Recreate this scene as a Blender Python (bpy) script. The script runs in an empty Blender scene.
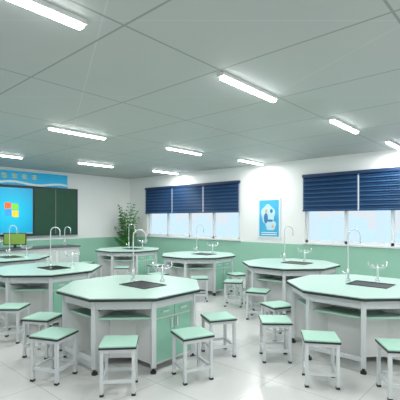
import bpy, math, random
from mathutils import Vector, Matrix
random.seed(4)
scene = bpy.context.scene
scene.view_settings.view_transform = 'Standard'
scene.view_settings.look = 'None'
scene.view_settings.exposure = 0.0

# ------------------------------------------------------------ materials
def mat(name, col, rough=0.5, metal=0.0, emit=None, estr=0.0, spec=0.5, noise=0.0, nscale=8.0):
    m = bpy.data.materials.new(name); m.use_nodes = True
    nt = m.node_tree; b = nt.nodes['Principled BSDF']
    b.inputs['Base Color'].default_value = (*col, 1)
    b.inputs['Roughness'].default_value = rough
    b.inputs['Metallic'].default_value = metal
    b.inputs['Specular IOR Level'].default_value = spec
    if emit:
        b.inputs['Emission Color'].default_value = (*emit, 1)
        b.inputs['Emission Strength'].default_value = estr
    if noise > 0:
        tc = nt.nodes.new('ShaderNodeTexCoord'); n = nt.nodes.new('ShaderNodeTexNoise')
        n.inputs['Scale'].default_value = nscale
        mx = nt.nodes.new('ShaderNodeMix'); mx.data_type = 'RGBA'
        mx.inputs[6].default_value = (*[c*(1-noise) for c in col], 1)
        mx.inputs[7].default_value = (*[min(1, c*(1+noise)) for c in col], 1)
        nt.links.new(tc.outputs['Object'], n.inputs['Vector'])
        nt.links.new(n.outputs['Fac'], mx.inputs[0])
        nt.links.new(mx.outputs[2], b.inputs['Base Color'])
    return m

def grid_mat(name, base, line, px, py, ox, oy, w, rough, diag=0.0, noise=0.04, spec=0.5):
    m = mat(name, base, rough, spec=spec)
    nt = m.node_tree; b = nt.nodes['Principled BSDF']; N = nt.nodes; L = nt.links
    tc = N.new('ShaderNodeTexCoord'); sp = N.new('ShaderNodeSeparateXYZ')
    L.new(tc.outputs['Object'], sp.inputs[0])
    def math_(op, a, c=None):
        n = N.new('ShaderNodeMath'); n.operation = op
        for i, v in enumerate((a, c)):
            if v is None: continue
            if isinstance(v, (int, float)): n.inputs[i].default_value = v
            else: L.new(v, n.inputs[i])
        return n.outputs[0]
    def line_of(sock, p, o, ww):
        a = math_('DIVIDE', math_('ADD', sock, o), p)
        f = math_('FRACT', a)
        d = math_('ABSOLUTE', math_('SUBTRACT', f, 0.5))
        return math_('GREATER_THAN', d, 0.5 - ww / p)
    lx = line_of(sp.outputs[0], px, ox, w); ly = line_of(sp.outputs[1], py, oy, w)
    g = math_('MAXIMUM', lx, ly)
    n = N.new('ShaderNodeTexNoise'); n.inputs['Scale'].default_value = 0.7
    L.new(tc.outputs['Object'], n.inputs['Vector'])
    mx0 = N.new('ShaderNodeMix'); mx0.data_type = 'RGBA'
    mx0.inputs[6].default_value = (*[c*(1-noise) for c in base], 1)
    mx0.inputs[7].default_value = (*[c*(1+noise) for c in base], 1)
    L.new(n.outputs['Fac'], mx0.inputs[0])
    cur = mx0.outputs[2]
    if diag > 0:
        for sgn, off in ((0.5, 0.3), (-0.9, 0.8)):
            s1 = math_('ADD', math_('MULTIPLY', sp.outputs[0], sgn), sp.outputs[1])
            dd = line_of(s1, px * 1.5, off, w * 0.5)
            mx2 = N.new('ShaderNodeMix'); mx2.data_type = 'RGBA'
            L.new(math_('MULTIPLY', dd, diag), mx2.inputs[0])
            L.new(cur, mx2.inputs[6]); mx2.inputs[7].default_value = (*[min(1, c*1.4) for c in base], 1)
            cur = mx2.outputs[2]
    mx = N.new('ShaderNodeMix'); mx.data_type = 'RGBA'
    L.new(g, mx.inputs[0]); L.new(cur, mx.inputs[6]); mx.inputs[7].default_value = (*line, 1)
    L.new(mx.outputs[2], b.inputs['Base Color'])
    return m

M_white = mat('white_laminate', (0.77, 0.79, 0.785), 0.4, noise=0.02)
M_frame = mat('white_steel', (0.68, 0.72, 0.735), 0.3)
M_mint = mat('mint_top', (0.52, 0.745, 0.655), 0.3, noise=0.02, spec=0.4)
M_seat = mat('mint_seat', (0.44, 0.71, 0.59), 0.4, noise=0.02, spec=0.3)
M_door = mat('mint_door', (0.30, 0.60, 0.46), 0.4, noise=0.03)
M_dark = mat('dark_edge', (0.02, 0.028, 0.03), 0.4)
M_black = mat('black_sink', (0.006, 0.007, 0.008), 0.3, spec=0.3)
M_chrome = mat('pale_chrome', (0.75, 0.8, 0.82), 0.2, metal=0.4)
M_wall = mat('wall_paint', (0.87, 0.88, 0.875), 0.8, noise=0.01)
M_wains = mat('green_wainscot', (0.31, 0.58, 0.45), 0.6, noise=0.02)
M_trim = mat('trim_paint', (0.7, 0.75, 0.73), 0.5)
M_floor = grid_mat('floor_tiles', (0.68, 0.69, 0.675), (0.50, 0.53, 0.51), 0.8, 0.8, 0.1, 0.2, 0.005, 0.13, noise=0.03, spec=0.6)
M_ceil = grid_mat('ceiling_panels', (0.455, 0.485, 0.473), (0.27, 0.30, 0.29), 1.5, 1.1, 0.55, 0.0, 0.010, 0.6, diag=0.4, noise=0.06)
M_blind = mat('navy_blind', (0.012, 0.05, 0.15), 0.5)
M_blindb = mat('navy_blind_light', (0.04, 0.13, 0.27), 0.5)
M_blind2 = mat('navy_blind_rail', (0.01, 0.04, 0.11), 0.5)
M_glass_frame = mat('window_frame_white', (0.8, 0.84, 0.85), 0.4)
M_tube = mat('lamp_tube', (1, 1, 1), 0.5, emit=(0.98, 1.0, 1.0), estr=15.0)
M_lampbody = mat('lamp_housing', (0.8, 0.84, 0.84), 0.4)
M_board = mat('green_chalkboard', (0.010, 0.075, 0.04), 0.5, noise=0.15)
M_boardframe = mat('board_frame', (0.02, 0.04, 0.05), 0.4)

# ------------------------------------------------------------ mesh helper
class MB:
    def __init__(self): self.v = []; self.f = []
    def add(self, vs, fs):
        o = len(self.v); self.v += [tuple(p) for p in vs]; self.f += [tuple(i + o for i in f) for f in fs]
    def box(self, c, s, rz=0.0, about=None):
        hx, hy, hz = s[0]/2, s[1]/2, s[2]/2
        R = Matrix.Rotation(rz, 3, 'Z'); c = Vector(c)
        vs = []
        for x, y, z in ((-1,-1,-1),(1,-1,-1),(1,1,-1),(-1,1,-1),(-1,-1,1),(1,-1,1),(1,1,1),(-1,1,1)):
            vs.append(c + R @ Vector((x*hx, y*hy, z*hz)))
        self.add(vs, [(0,3,2,1),(4,5,6,7),(0,1,5,4),(1,2,6,5),(2,3,7,6),(3,0,4,7)])
    def bx(self, x0, x1, y0, y1, z0, z1):
        self.box(((x0+x1)/2, (y0+y1)/2, (z0+z1)/2), (abs(x1-x0), abs(y1-y0), abs(z1-z0)))
    def prism(self, n, r, z0, z1, a0=0.0, r1=None, c=(0, 0)):
        r1 = r if r1 is None else r1
        b = [(c[0]+r*math.cos(a0+2*math.pi*i/n), c[1]+r*math.sin(a0+2*math.pi*i/n), z0) for i in range(n)]
        t = [(c[0]+r1*math.cos(a0+2*math.pi*i/n), c[1]+r1*math.sin(a0+2*math.pi*i/n), z1) for i in range(n)]
        fs = [tuple(reversed(range(n))), tuple(range(n, 2*n))]
        fs += [(i, (i+1) % n, n+(i+1) % n, n+i) for i in range(n)]
        self.add(b+t, fs)
    def tube(self, pts, r, n=8, radii=None):
        pts = [Vector(p) for p in pts]; rings = []; up = None
        for i, p in enumerate(pts):
            d = (pts[min(i+1, len(pts)-1)] - pts[max(i-1, 0)]).normalized()
            if up is None:
                up = Vector((1, 0, 0)) if abs(d.x) < 0.9 else Vector((0, 1, 0))
            a = (up - d*up.dot(d)).normalized(); b = d.cross(a); up = a
            rr = radii[i] if radii else r
            rings.append([p + a*rr*math.cos(2*math.pi*k/n) + b*rr*math.sin(2*math.pi*k/n) for k in range(n)])
        vs = [v for ring in rings for v in ring]; fs = []
        for i in range(len(rings)-1):
            for k in range(n):
                fs.append((i*n+k, i*n+(k+1) % n, (i+1)*n+(k+1) % n, (i+1)*n+k))
        fs.append(tuple(reversed(range(n)))); fs.append(tuple((len(rings)-1)*n+k for k in range(n)))
        self.add(vs, fs)
    def mesh(self, name, m, smooth=False):
        me = bpy.data.meshes.new(name); me.from_pydata(self.v, [], self.f); me.materials.append(m)
        me.update()
        if smooth:
            for p in me.polygons: p.use_smooth = len(p.vertices) == 4
        return me

def obj(name, me, parent=None, loc=(0, 0, 0), rz=0.0, bevel=0.0):
    o = bpy.data.objects.new(name, me); scene.collection.objects.link(o)
    o.location = loc; o.rotation_euler[2] = rz
    if parent: o.parent = parent
    if bevel:
        b = o.modifiers.new('bevel', 'BEVEL'); b.width = bevel; b.segments = 2; b.limit_method = 'ANGLE'
    return o
def empty(name, loc=(0, 0, 0), rz=0.0):
    e = bpy.data.objects.new(name, None); scene.collection.objects.link(e)
    e.empty_display_size = 0.1; e.location = loc; e.rotation_euler[2] = rz
    return e
def single(name, m, fn, parent=None, loc=(0, 0, 0), rz=0.0, bevel=0.0, smooth=False):
    b = MB(); fn(b); return obj(name, b.mesh(name, m, smooth), parent, loc, rz, bevel)

# ------------------------------------------------------------ room shell
W, D, H = 12.6, 10.0, 3.0     # x 0..W, y -D..0
single('floor', M_floor, lambda b: b.bx(-0.2, W+0.2, -D-0.2, 0.2, -0.1, 0))
single('ceiling', M_ceil, lambda b: b.bx(-0.2, W+0.2, -D-0.2, 0.2, H, H+0.1))
single('wall_left', M_wall, lambda b: b.bx(-0.2, 0, -D-0.2, 0.2, 0, H))
single('wall_right', M_wall, lambda b: b.bx(W, W+0.2, -D-0.2, 0.2, 0, H))
single('wall_rear', M_wall, lambda b: b.bx(0, W, -D-0.2, -D, 0, H))
WIN = [(0.92, 4.70), (6.58, 10.36)]; WZ0, WZ1 = 1.05, 2.60
def wallback(b):
    b.bx(0, W, 0, 0.2, 0, WZ0); b.bx(0, W, 0, 0.2, WZ1, H)
    b.bx(0, WIN[0][0], 0, 0.2, WZ0, WZ1); b.bx(WIN[0][1], WIN[1][0], 0, 0.2, WZ0, WZ1)
    b.bx(WIN[1][1], W, 0, 0.2, WZ0, WZ1)
single('wall_window_side', M_wall, wallback)
single('trim_1', M_wains, lambda b: b.bx(0.012, W-0.012, -0.012, 0, 0.10, 1.0))
single('trim_2', M_wains, lambda b: b.bx(0, 0.012, -D, 0, 0.10, 1.0))
single('baseboard_window_side', M_trim, lambda b: b.bx(0.02, W-0.02, -0.02, 0, 0, 0.10))
single('baseboard_left', M_trim, lambda b: b.bx(0, 0.02, -D, 0, 0, 0.10))

# windows with frames, blinds
for i, (a, c) in enumerate(WIN):
    w = empty(f'window_{i+1}')
    def fr(b):
        t = 0.06
        b.bx(a, c, 0.05, 0.12, WZ0, WZ0+t); b.bx(a, c, 0.05, 0.12, WZ1-t, WZ1)
        n = 4
        for k in range(n+1):
            x = a + (c-a)*k/n
            x = min(max(x, a+0.03), c-0.03)
            b.bx(x-0.03, x+0.03, 0.05, 0.12, WZ0, WZ1)
    single('frame', M_glass_frame, fr, w)
    single('sill', M_glass_frame, lambda b: b.bx(a-0.05, c+0.05, -0.05, 0.05, WZ0-0.035, WZ0), w)
    bl = empty('window_blind')
    def mk(par):
        def slats(b):
            n = 3; g = 0.03; wd = (c-a+0.06)/n
            for k in range(n):
                x0 = a-0.03+wd*k+g/2; x1 = a-0.03+wd*(k+1)-g/2
                N = 16; top = 2.56; bot = 1.80
                for j in range(N):
                    if j % 2 != par: continue
                    z = top - (top-bot)*(j+0.5)/N; h = (top-bot)/N
                    dz = h*0.53
                    b.add([(x0, -0.085, z-dz), (x1, -0.085, z-dz), (x1, -0.035, z+dz), (x0, -0.035, z+dz),
                           (x0, -0.082, z-dz-0.002), (x1, -0.082, z-dz-0.002), (x1, -0.032, z+dz-0.002), (x0, -0.032, z+dz-0.002)],
                          [(0,1,2,3),(7,6,5,4),(0,4,5,1),(2,6,7,3),(0,3,7,4),(1,5,6,2)])
        return slats
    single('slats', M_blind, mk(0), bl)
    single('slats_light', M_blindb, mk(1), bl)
    def rails(b):
        n = 3; wd = (c-a+0.06)/n
        b.bx(a-0.03, c+0.03, -0.08, 0.0, 2.56, 2.63)
        for k in range(n):
            b.bx(a-0.03+wd*k+0.015, a-0.03+wd*(k+1)-0.015, -0.085, -0.03, 1.775, 1.80)
    single('rails', M_blind2, rails, bl)

# ------------------------------------------------------------ exterior skyline
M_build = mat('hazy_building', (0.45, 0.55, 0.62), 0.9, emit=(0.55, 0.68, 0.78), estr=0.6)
def sky(b):
    for k in range(90):
        x = -80 + k*1.7 + random.uniform(-1, 1); h = random.uniform(-2.5, 3.0)
        if random.random() < 0.15: h += 3
        b.bx(x, x+random.uniform(0.7, 1.5), 55+random.uniform(0, 8), 66, -12, h)
single('city_skyline', M_build, sky)

# ------------------------------------------------------------ ceiling lamps
LX = [(8.28, -7.32), (8.42, -4.95), (8.55, -2.68), (8.68, -0.58),
      (5.12, -7.25), (5.20, -5.05), (5.36, -2.78), (5.52, -0.66),
      (2.05, -7.3), (2.10, -5.10), (2.38, -2.90), (2.55, -0.68),
      (11.4, -7.25), (11.5, -4.95), (11.6, -2.68)]
mb = MB(); mb.bx(-0.04, 0.04, -0.5, 0.5, -0.035, 0); me_body = mb.mesh('lamp_body', M_lampbody)
mb = MB(); mb.bx(-0.026, 0.026, -0.48, 0.48, -0.06, -0.035); me_tube = mb.mesh('lamp_tube', M_tube)
for (x, y) in LX:
    e = empty('ceiling_tube_lamp', (x, y, H))
    obj('housing', me_body, e); obj('tube', me_tube, e)
    ld = bpy.data.lights.new('tube_light', 'AREA'); ld.shape = 'RECTANGLE'; ld.size = 0.05; ld.size_y = 0.96
    ld.energy = 24; ld.color = (1.0, 1.0, 0.99)
    lo = bpy.data.objects.new('light', ld); scene.collection.objects.link(lo); lo.parent = e; lo.location = (0, 0, -0.065)

# ------------------------------------------------------------ octagonal lab tables
A8 = math.pi/8
def gooseneck(b, bx, by, z0, top, ang, r=0.0085, rad=0.08, drop=0.10):
    ca, sa = math.cos(ang), math.sin(ang)
    pts = [(bx, by, z0), (bx, by, z0+0.2), (bx, by, top-rad)]
    for k in range(1, 13):
        t = math.pi*k/12; d = rad-rad*math.cos(t)
        pts.append((bx+ca*d, by+sa*d, top-rad+rad*math.sin(t)))
    pts.append((bx+ca*2*rad, by+sa*2*rad, top-rad-drop))
    b.tube(pts, r, 8)
    b.prism(12, 0.03, z0, z0+0.03, c=(bx, by)); b.prism(12, 0.016, z0+0.03, z0+0.16, c=(bx, by))
TP = {}
def part(name, m, fn, smooth=False):
    b = MB(); fn(b); TP[name] = b.mesh('table_'+name, m, smooth)
Z = 0.015   # worktop raise
part('tabletop', M_mint, lambda b: b.prism(8, 0.868, 0.772+Z, 0.785+Z, A8))
part('edge_band', M_dark, lambda b: b.prism(8, 0.875, 0.747+Z, 0.773+Z, A8))
def frame(b):
    for k in range(8):
        a = A8+k*math.pi/4
        b.box((0.785*math.cos(a), 0.785*math.sin(a), 0.4125), (0.05, 0.05, 0.705), a)
    for k in range(8):
        a = k*math.pi/4; ap = 0.785*math.cos(A8)
        b.box((ap*math.cos(a), ap*math.sin(a), 0.715), (0.03, 0.58, 0.09), a)
        if k % 4 != 0 and k % 2 == 0:
            b.box((ap*math.cos(a), ap*math.sin(a), 0.14), (0.03, 0.58, 0.04), a)
part('frame', M_frame, frame)
def feet(b):
    for k in range(8):
        a = A8+k*math.pi/4
        b.prism(10, 0.032, 0, 0.025, c=(0.785*math.cos(a), 0.785*math.sin(a)))
        b.prism(10, 0.014, 0.02, 0.065, c=(0.785*math.cos(a), 0.785*math.sin(a)))
part('levelling_feet', M_dark, feet)
def core(b):
    b.prism(8, 0.52, 0.08, 0.55, A8); b.prism(8, 0.42, 0.57, 0.762, A8)
    for k in (0, 4):
        a = k*math.pi/4
        b.box((0.53*math.cos(a), 0.53*math.sin(a), 0.41), (0.36, 0.55, 0.68), a)
    for k in range(8):   # partitions from core to posts
        a = A8+k*math.pi/4
        b.box((0.60*math.cos(a), 0.60*math.sin(a), 0.36), (0.32, 0.018, 0.56), a)
part('cabinet_core', M_white, core)
part('shelf', M_seat, lambda b: b.prism(8, 0.74, 0.55, 0.57, A8))
def doors(b):
    for s in (0, math.pi):
        for j in (-1, 1):
            for z, h in ((0.32, 0.44), (0.615, 0.11)):
                p = Matrix.Rotation(s, 3, 'Z') @ Vector((0.715, j*0.135, z))
                b.box(p, (0.015, 0.25, h), s)
part('doors', M_door, doors)
def handles(b):
    for s in (0, math.pi):
        for j in (-1, 1):
            for z in (0.48, 0.62):
                y = j*0.04 if z < 0.6 else j*0.135
                p = Matrix.Rotation(s, 3, 'Z') @ Vector((0.73, y, z))
                b.box(p, (0.02, 0.02 if z < 0.6 else 0.10, 0.10 if z < 0.6 else 0.02), s)
part('handles', M_frame, handles)
part('sink', M_black, lambda b: b.bx(-0.10, 0.34, -0.10, 0.22, 0.774+Z, 0.788+Z))
def rim(b):
    b.bx(-0.115, 0.355, -0.115, -0.10, 0.78+Z, 0.793+Z); b.bx(-0.115, 0.355, 0.22, 0.235, 0.78+Z, 0.793+Z)
    b.bx(-0.115, -0.10, -0.10, 0.22, 0.78+Z, 0.793+Z); b.bx(0.34, 0.355, -0.10, 0.22, 0.78+Z, 0.793+Z)
part('sink_rim', M_dark, rim)
part('gooseneck_faucet', M_chrome, lambda b: gooseneck(b, -0.19, 0.16, 0.784+Z, 1.46, math.radians(42)), True)
def taps(b):
    x, y = 0.10, 0.40
    b.prism(12, 0.03, 0.784+Z, 0.81+Z, c=(x, y)); b.tube([(x, y, 0.81), (x, y, 1.02)], 0.012)
    b.tube([(x-0.07, y-0.06, 0.97), (x+0.07, y+0.06, 0.97)], 0.009)
    for s in (-1, 1):
        b.tube([(x+s*0.07, y+s*0.06, 0.97), (x+s*0.09, y+s*0.08, 1.0), (x+s*0.09, y+s*0.08, 1.05)], 0.009)
        b.tube([(x+s*0.05, y+s*0.045, 0.97), (x+s*0.05, y+s*0.045, 1.01)], 0.014)
    b.tube([(-0.19, 0.16, 0.90), (-0.24, 0.115, 0.90)], 0.008); b.tube([(-0.24, 0.115, 0.885), (-0.24, 0.115, 0.93)], 0.012)
part('gas_tap', M_chrome, taps, True)
TABLES = [(6.98, -5.37), (9.03, -3.50), (7.28, -2.02), (4.88, -1.85), (4.66, -5.31), (2.46, -1.96), (2.30, -5.05)]
for (x, y) in TABLES:
    e = empty('octagonal_lab_table', (x, y, 0))
    for n, me in TP.items():
        obj(n, me, e, bevel=0.003 if n in ('tabletop', 'edge_band') else 0)

# ------------------------------------------------------------ stools
SP = {}
def spart(name, m, fn):
    b = MB(); fn(b); SP[name] = b.mesh('stool_'+name, m)
spart('seat', M_seat, lambda b: b.bx(-0.165, 0.165, -0.165, 0.165, 0.442, 0.455))
spart('seat_edge', M_dark, lambda b: b.bx(-0.168, 0.168, -0.168, 0.168, 0.425, 0.443))
def sf(b):
    for sx in (-1, 1):
        for sy in (-1, 1):
            b.bx(sx*0.142-0.015, sx*0.142+0.015, sy*0.142-0.015, sy*0.142+0.015, 0.015, 0.428)
    for s in (-1, 1):
        for z, h in ((0.408, 0.035), (0.13, 0.028)):
            b.bx(-0.135, 0.135, s*0.142-0.011, s*0.142+0.011, z-h/2, z+h/2)
            b.bx(s*0.142-0.011, s*0.142+0.011, -0.135, 0.135, z-h/2, z+h/2)
spart('leg_frame', M_frame, sf)
def sfe(b):
    for sx in (-1, 1):
        for sy in (-1, 1):
            b.bx(sx*0.142-0.018, sx*0.142+0.018, sy*0.142-0.018, sy*0.142+0.018, 0, 0.02)
spart('feet', M_dark, sfe)
STOOLS = [(7.74, -6.12, -43), (8.06, -5.46, -22), (7.03, -6.40, -66), (9.08, -4.71, -58), (6.30, -6.165, -60),
          (5.48, -6.19, -48), (7.85, -4.78, -30), (8.42, -4.45, -50), (9.74, -4.47, -55), (8.05, -3.76, -25),
          (7.30, -3.08, -70), (6.45, -2.60, -60), (5.68, -2.70, -45), (5.95, -1.80, -20),
          (3.25, -2.75, -45), (3.52, -1.9, 0), (2.4, -3.02, -90), (1.7, -2.75, -135),
          (4.65, -6.40, -90), (3.0, -5.9, -45), (3.35, -5.0, 0), (4.7, -2.92, -90), (3.85, -6.05, -135), (5.55, -4.5, 45)]
for (x, y, a) in STOOLS:
    e = empty('square_lab_stool', (x, y, 0), math.radians(a))
    for n, me in SP.items(): obj(n, me, e)

# ------------------------------------------------------------ teacher desk
e = empty('teacher_demonstration_desk')
DX0, DX1, DY0, DY1 = 0.75, 1.35, -5.8, -2.75
single('carcass', M_white, lambda b: b.bx(DX0, DX1-0.02, DY0+0.02, DY1-0.02, 0.0, 0.85), e)
single('worktop', mat('desk_top_grey', (0.10, 0.12, 0.13), 0.3), lambda b: b.bx(DX0-0.03, DX1+0.03, DY0-0.01, DY1+0.01, 0.85, 0.885), e, bevel=0.004)
def dd(b):
    n = 5; w = (DY1-DY0-0.1)/n
    for k in range(n):
        y = DY0+0.05+w*k
        b.bx(DX1-0.02, DX1-0.005, y+0.04, y+w-0.04, 0.12, 0.76)
single('front_panels', mat('panel_white', (0.6, 0.68, 0.66), 0.4), dd, e)
single('desk_faucet', M_chrome, lambda b: gooseneck(b, 0, 0, 0.0, 0.50, math.radians(42), r=0.012), loc=(1.0, -3.0, 0.885), smooth=True)
e = empty('computer_monitor', (1.0, -4.32, 0.886), math.radians(-35))
single('panel', M_dark, lambda b: b.bx(-0.02, 0.02, -0.26, 0.26, 0.07, 0.37), e, bevel=0.005)
single('screen', mat('olive_screen', (0.22, 0.38, 0.06), 0.3, emit=(0.25, 0.42, 0.06), estr=0.1), lambda b: b.bx(0.02, 0.024, -0.24, 0.24, 0.09, 0.35), e)
single('stand', M_dark, lambda b: (b.bx(-0.03, 0.01, -0.03, 0.03, 0.0, 0.10), b.bx(-0.10, 0.10, -0.12, 0.12, 0, 0.012)), e)

# ------------------------------------------------------------ board, screen, banner on left wall
e = empty('sliding_chalkboard')
single('frame', M_boardframe, lambda b: b.bx(0, 0.05, -7.2, -2.05, 1.12, 2.52), e)
single('writing_panel', M_board, lambda b: (b.bx(0.05, 0.06, -3.40, -2.10, 1.17, 2.47), b.bx(0.05, 0.06, -7.15, -5.35, 1.17, 2.47)), e)
single('panel_trim', mat('alu', (0.25, 0.32, 0.3), 0.4), lambda b: (b.bx(0.05, 0.066, -2.78, -2.765, 1.17, 2.47), b.bx(0, 0.08, -7.2, -2.05, 1.10, 1.125)), e)
e = empty('interactive_display')
single('bezel', M_dark, lambda b: b.bx(0.05, 0.09, -5.34, -3.43, 1.15, 2.49), e, bevel=0.005)
ms = mat('display_blue', (0, 0.3, 0.5), 0.3)
nt = ms.node_tree; bs = nt.nodes['Principled BSDF']
tc = nt.nodes.new('ShaderNodeTexCoord'); mp = nt.nodes.new('ShaderNodeMapping'); gr = nt.nodes.new('ShaderNodeTexGradient'); gr.gradient_type = 'SPHERICAL'
mp.inputs['Location'].default_value = (0, 4.05/1.3, -1.8/1.3); mp.inputs['Scale'].default_value = (0.01, 1/1.3, 1/1.3)
cr = nt.nodes.new('ShaderNodeValToRGB'); cr.color_ramp.elements[0].color = (0.0, 0.10, 0.30, 1); cr.color_ramp.elements[1].color = (0.01, 0.50, 0.72, 1)
nt.links.new(tc.outputs['Object'], mp.inputs[0]); nt.links.new(mp.outputs[0], gr.inputs[0]); nt.links.new(gr.outputs['Fac'], cr.inputs[0])
nt.links.new(cr.outputs[0], bs.inputs['Base Color']); nt.links.new(cr.outputs[0], bs.inputs['Emission Color']); bs.inputs['Emission Strength'].default_value = 0.75
single('screen', ms, lambda b: b.bx(0.09, 0.094, -5.30, -3.47, 1.19, 2.45), e)
for nm, col, y0, z0 in (('logo_red', (0.9, 0.15, 0.03), 0, 0.0), ('logo_green', (0.25, 0.7, 0.05), 1, 0.0), ('logo_blue', (0.05, 0.35, 0.9), 0, -1), ('logo_yellow', (1.0, 0.65, 0.03), 1, -1)):
    def q(b):
        ya = -4.22+y0*0.19; za = 1.86+z0*0.19; n = 6
        for k in range(n):
            s0, s1 = k/n*0.17, (k+1)/n*0.17
            w0 = 0.02*math.sin((s0+y0*0.19)*16); w1 = 0.02*math.sin((s1+y0*0.19)*16)
            b.add([(0.097, ya+s0, za+w0), (0.097, ya+s1, za+w1), (0.097, ya+s1, za+0.17+w1), (0.097, ya+s0, za+0.17+w0)], [(0, 1, 2, 3)])
    single(nm, mat(nm, col, 0.4, emit=col, estr=0.5), q, e)
def icons(b):
    for j in range(5): b.bx(0.094, 0.096, -5.2, -5.12, 2.3-j*0.17, 2.38-j*0.17)
    b.bx(0.094, 0.096, -5.30, -3.47, 1.19, 1.23)
single('icons', mat('icons', (0.2, 0.45, 0.6), 0.4, emit=(0.2, 0.4, 0.6), estr=0.3), icons, e)
e = empty('wall_banner')
single('backing', mat('banner_cyan', (0.01, 0.40, 0.72), 0.4, emit=(0.01, 0.42, 0.72), estr=0.15), lambda b: b.bx(0, 0.03, -7.0, -2.38, 2.53, 2.91), e)
def swoosh(b):
    n = 24; pa = []
    for k in range(n+1):
        y = -7.0+4.6*k/n
        b_ = 2.59+0.035*math.sin(k*0.9); pa.append((y, b_-0.03, b_+0.03))
    for k in range(n):
        (y0, a0, c0), (y1, a1, c1) = pa[k], pa[k+1]
        b.add([(0.032, y0, a0), (0.032, y1, a1), (0.032, y1, c1), (0.032, y0, c0)], [(0, 1, 2, 3)])
single('swoosh', mat('banner_white', (0.8, 0.9, 0.95), 0.4), swoosh, e)
def chars(b):
    for k in range(13):
        y = -6.7+k*0.27
        for j in range(3): b.bx(0.03, 0.034, y, y+0.13, 2.72+j*0.045, 2.74+j*0.045)
        b.bx(0.03, 0.034, y+0.055, y+0.075, 2.70, 2.85)
single('lettering', mat('banner_letter', (0.9, 0.85, 0.3), 0.4), chars, e)

# ------------------------------------------------------------ poster
e = empty('wall_poster')
px0, px1, pz0, pz1 = 5.30, 5.95, 1.12, 2.12
single('frame', mat('poster_frame', (0.72, 0.85, 0.92), 0.4), lambda b: b.bx(px0, px1, -0.025, 0, pz0, pz1), e)
single('print', mat('poster_blue', (0.06, 0.42, 0.70), 0.4, noise=0.3, nscale=3), lambda b: b.bx(px0+0.045, px1-0.045, -0.028, -0.025, pz0+0.045, pz1-0.045), e)
def blob(b, cx, cz, rx, rz, y, n=28, wob=0.0):
    b.add([(cx+rx*(1+wob*math.sin(5*t))*math.cos(t), y, cz+rz*(1+wob*math.sin(5*t))*math.sin(t)) for t in [2*math.pi*k/n for k in range(n)]], [tuple(range(n))])
single('pale_cloud', mat('poster_pale', (0.50, 0.75, 0.87), 0.5), lambda b: (blob(b, 5.60, 1.72, 0.20, 0.24, -0.030, wob=0.08), blob(b, 5.68, 1.45, 0.15, 0.14, -0.0301, wob=0.08)), e)
single('illustration', mat('poster_navy', (0.05, 0.20, 0.42), 0.5), lambda b: (blob(b, 5.54, 1.62, 0.06, 0.13, -0.032), blob(b, 5.66, 1.56, 0.09, 0.03, -0.032), blob(b, 5.70, 1.80, 0.04, 0.05, -0.032)), e)
single('accent', mat('poster_orange', (0.8, 0.45, 0.25), 0.5), lambda b: (blob(b, 5.55, 1.80, 0.04, 0.05, -0.033), blob(b, 5.74, 1.42, 0.03, 0.04, -0.032)), e)
single('caption', mat('poster_white', (0.85, 0.9, 0.9), 0.5), lambda b: [b.bx(px0+0.1, px1-0.1, -0.031, -0.028, 1.20+k*0.05, 1.22+k*0.05) for k in range(2)], e)

# ------------------------------------------------------------ potted palm
e = empty('potted_palm', (0.62, -0.62, 0))
single('pot', mat('pot_white', (0.7, 0.72, 0.7), 0.3), lambda b: (b.prism(24, 0.16, 0, 0.40, r1=0.23), b.prism(24, 0.245, 0.38, 0.42)), e)
single('soil', mat('soil', (0.05, 0.03, 0.02), 0.9), lambda b: b.prism(24, 0.21, 0.41, 0.43), e)
def fronds(b):
    for k in range(22):
        az = k*2.4; lean = random.uniform(0.12, 0.42); Ht = random.uniform(0.7, 1.95)-lean*0.4
        dx, dy = math.cos(az), math.sin(az); pts = []
        for j in range(13):
            t = j/12; r = lean*t**1.8*1.0
            pts.append(Vector((dx*r+dx*0.03, dy*r+dy*0.03, 0.43+Ht*(t-0.15*t**3*lean*3))))
        b.tube(pts, 0.008, 5, radii=[0.011*(1-0.7*i/12) for i in range(13)])
        side = Vector((-dy, dx, 0))
        for j in range(4, 13):
            for s in (-1, 1):
                ln = 0.29*math.sin(math.pi*(0.2+0.75*(j-3)/10)); p = pts[j]
                d = (side*s*0.8+Vector((dx, dy, 0))*0.35+Vector((0, 0, 0.45))).normalized()
                wv = Vector((0, 0, 1)).cross(d).normalized()*0.026+Vector((0, 0, 0.013))
                m = p+d*ln*0.5; q = p+d*ln+Vector((0, 0, -0.08))
                b.add([p, m+wv, q, m-wv], [(0, 1, 2, 3)])
single('fronds', mat('palm_green', (0.08, 0.28, 0.06), 0.5, noise=0.4, nscale=6), fronds, e)

# ------------------------------------------------------------ world + camera
w = bpy.data.worlds.new('World'); scene.world = w; w.use_nodes = True
bg = w.node_tree.nodes['Background']; bg.inputs[0].default_value = (0.84, 0.93, 1.0, 1); bg.inputs[1].default_value = 0.92
cam = bpy.data.cameras.new('camera'); co = bpy.data.objects.new('camera', cam); scene.collection.objects.link(co)
co.location = (10.69, -8.283, 1.6)
fwd = Vector((-0.6667, 0.7456, 0)); co.rotation_euler = fwd.to_track_quat('-Z', 'Y').to_euler()
cam.sensor_width = 36; cam.lens = 36*380/400; cam.shift_y = 19/400; cam.clip_start = 0.05
scene.camera = co
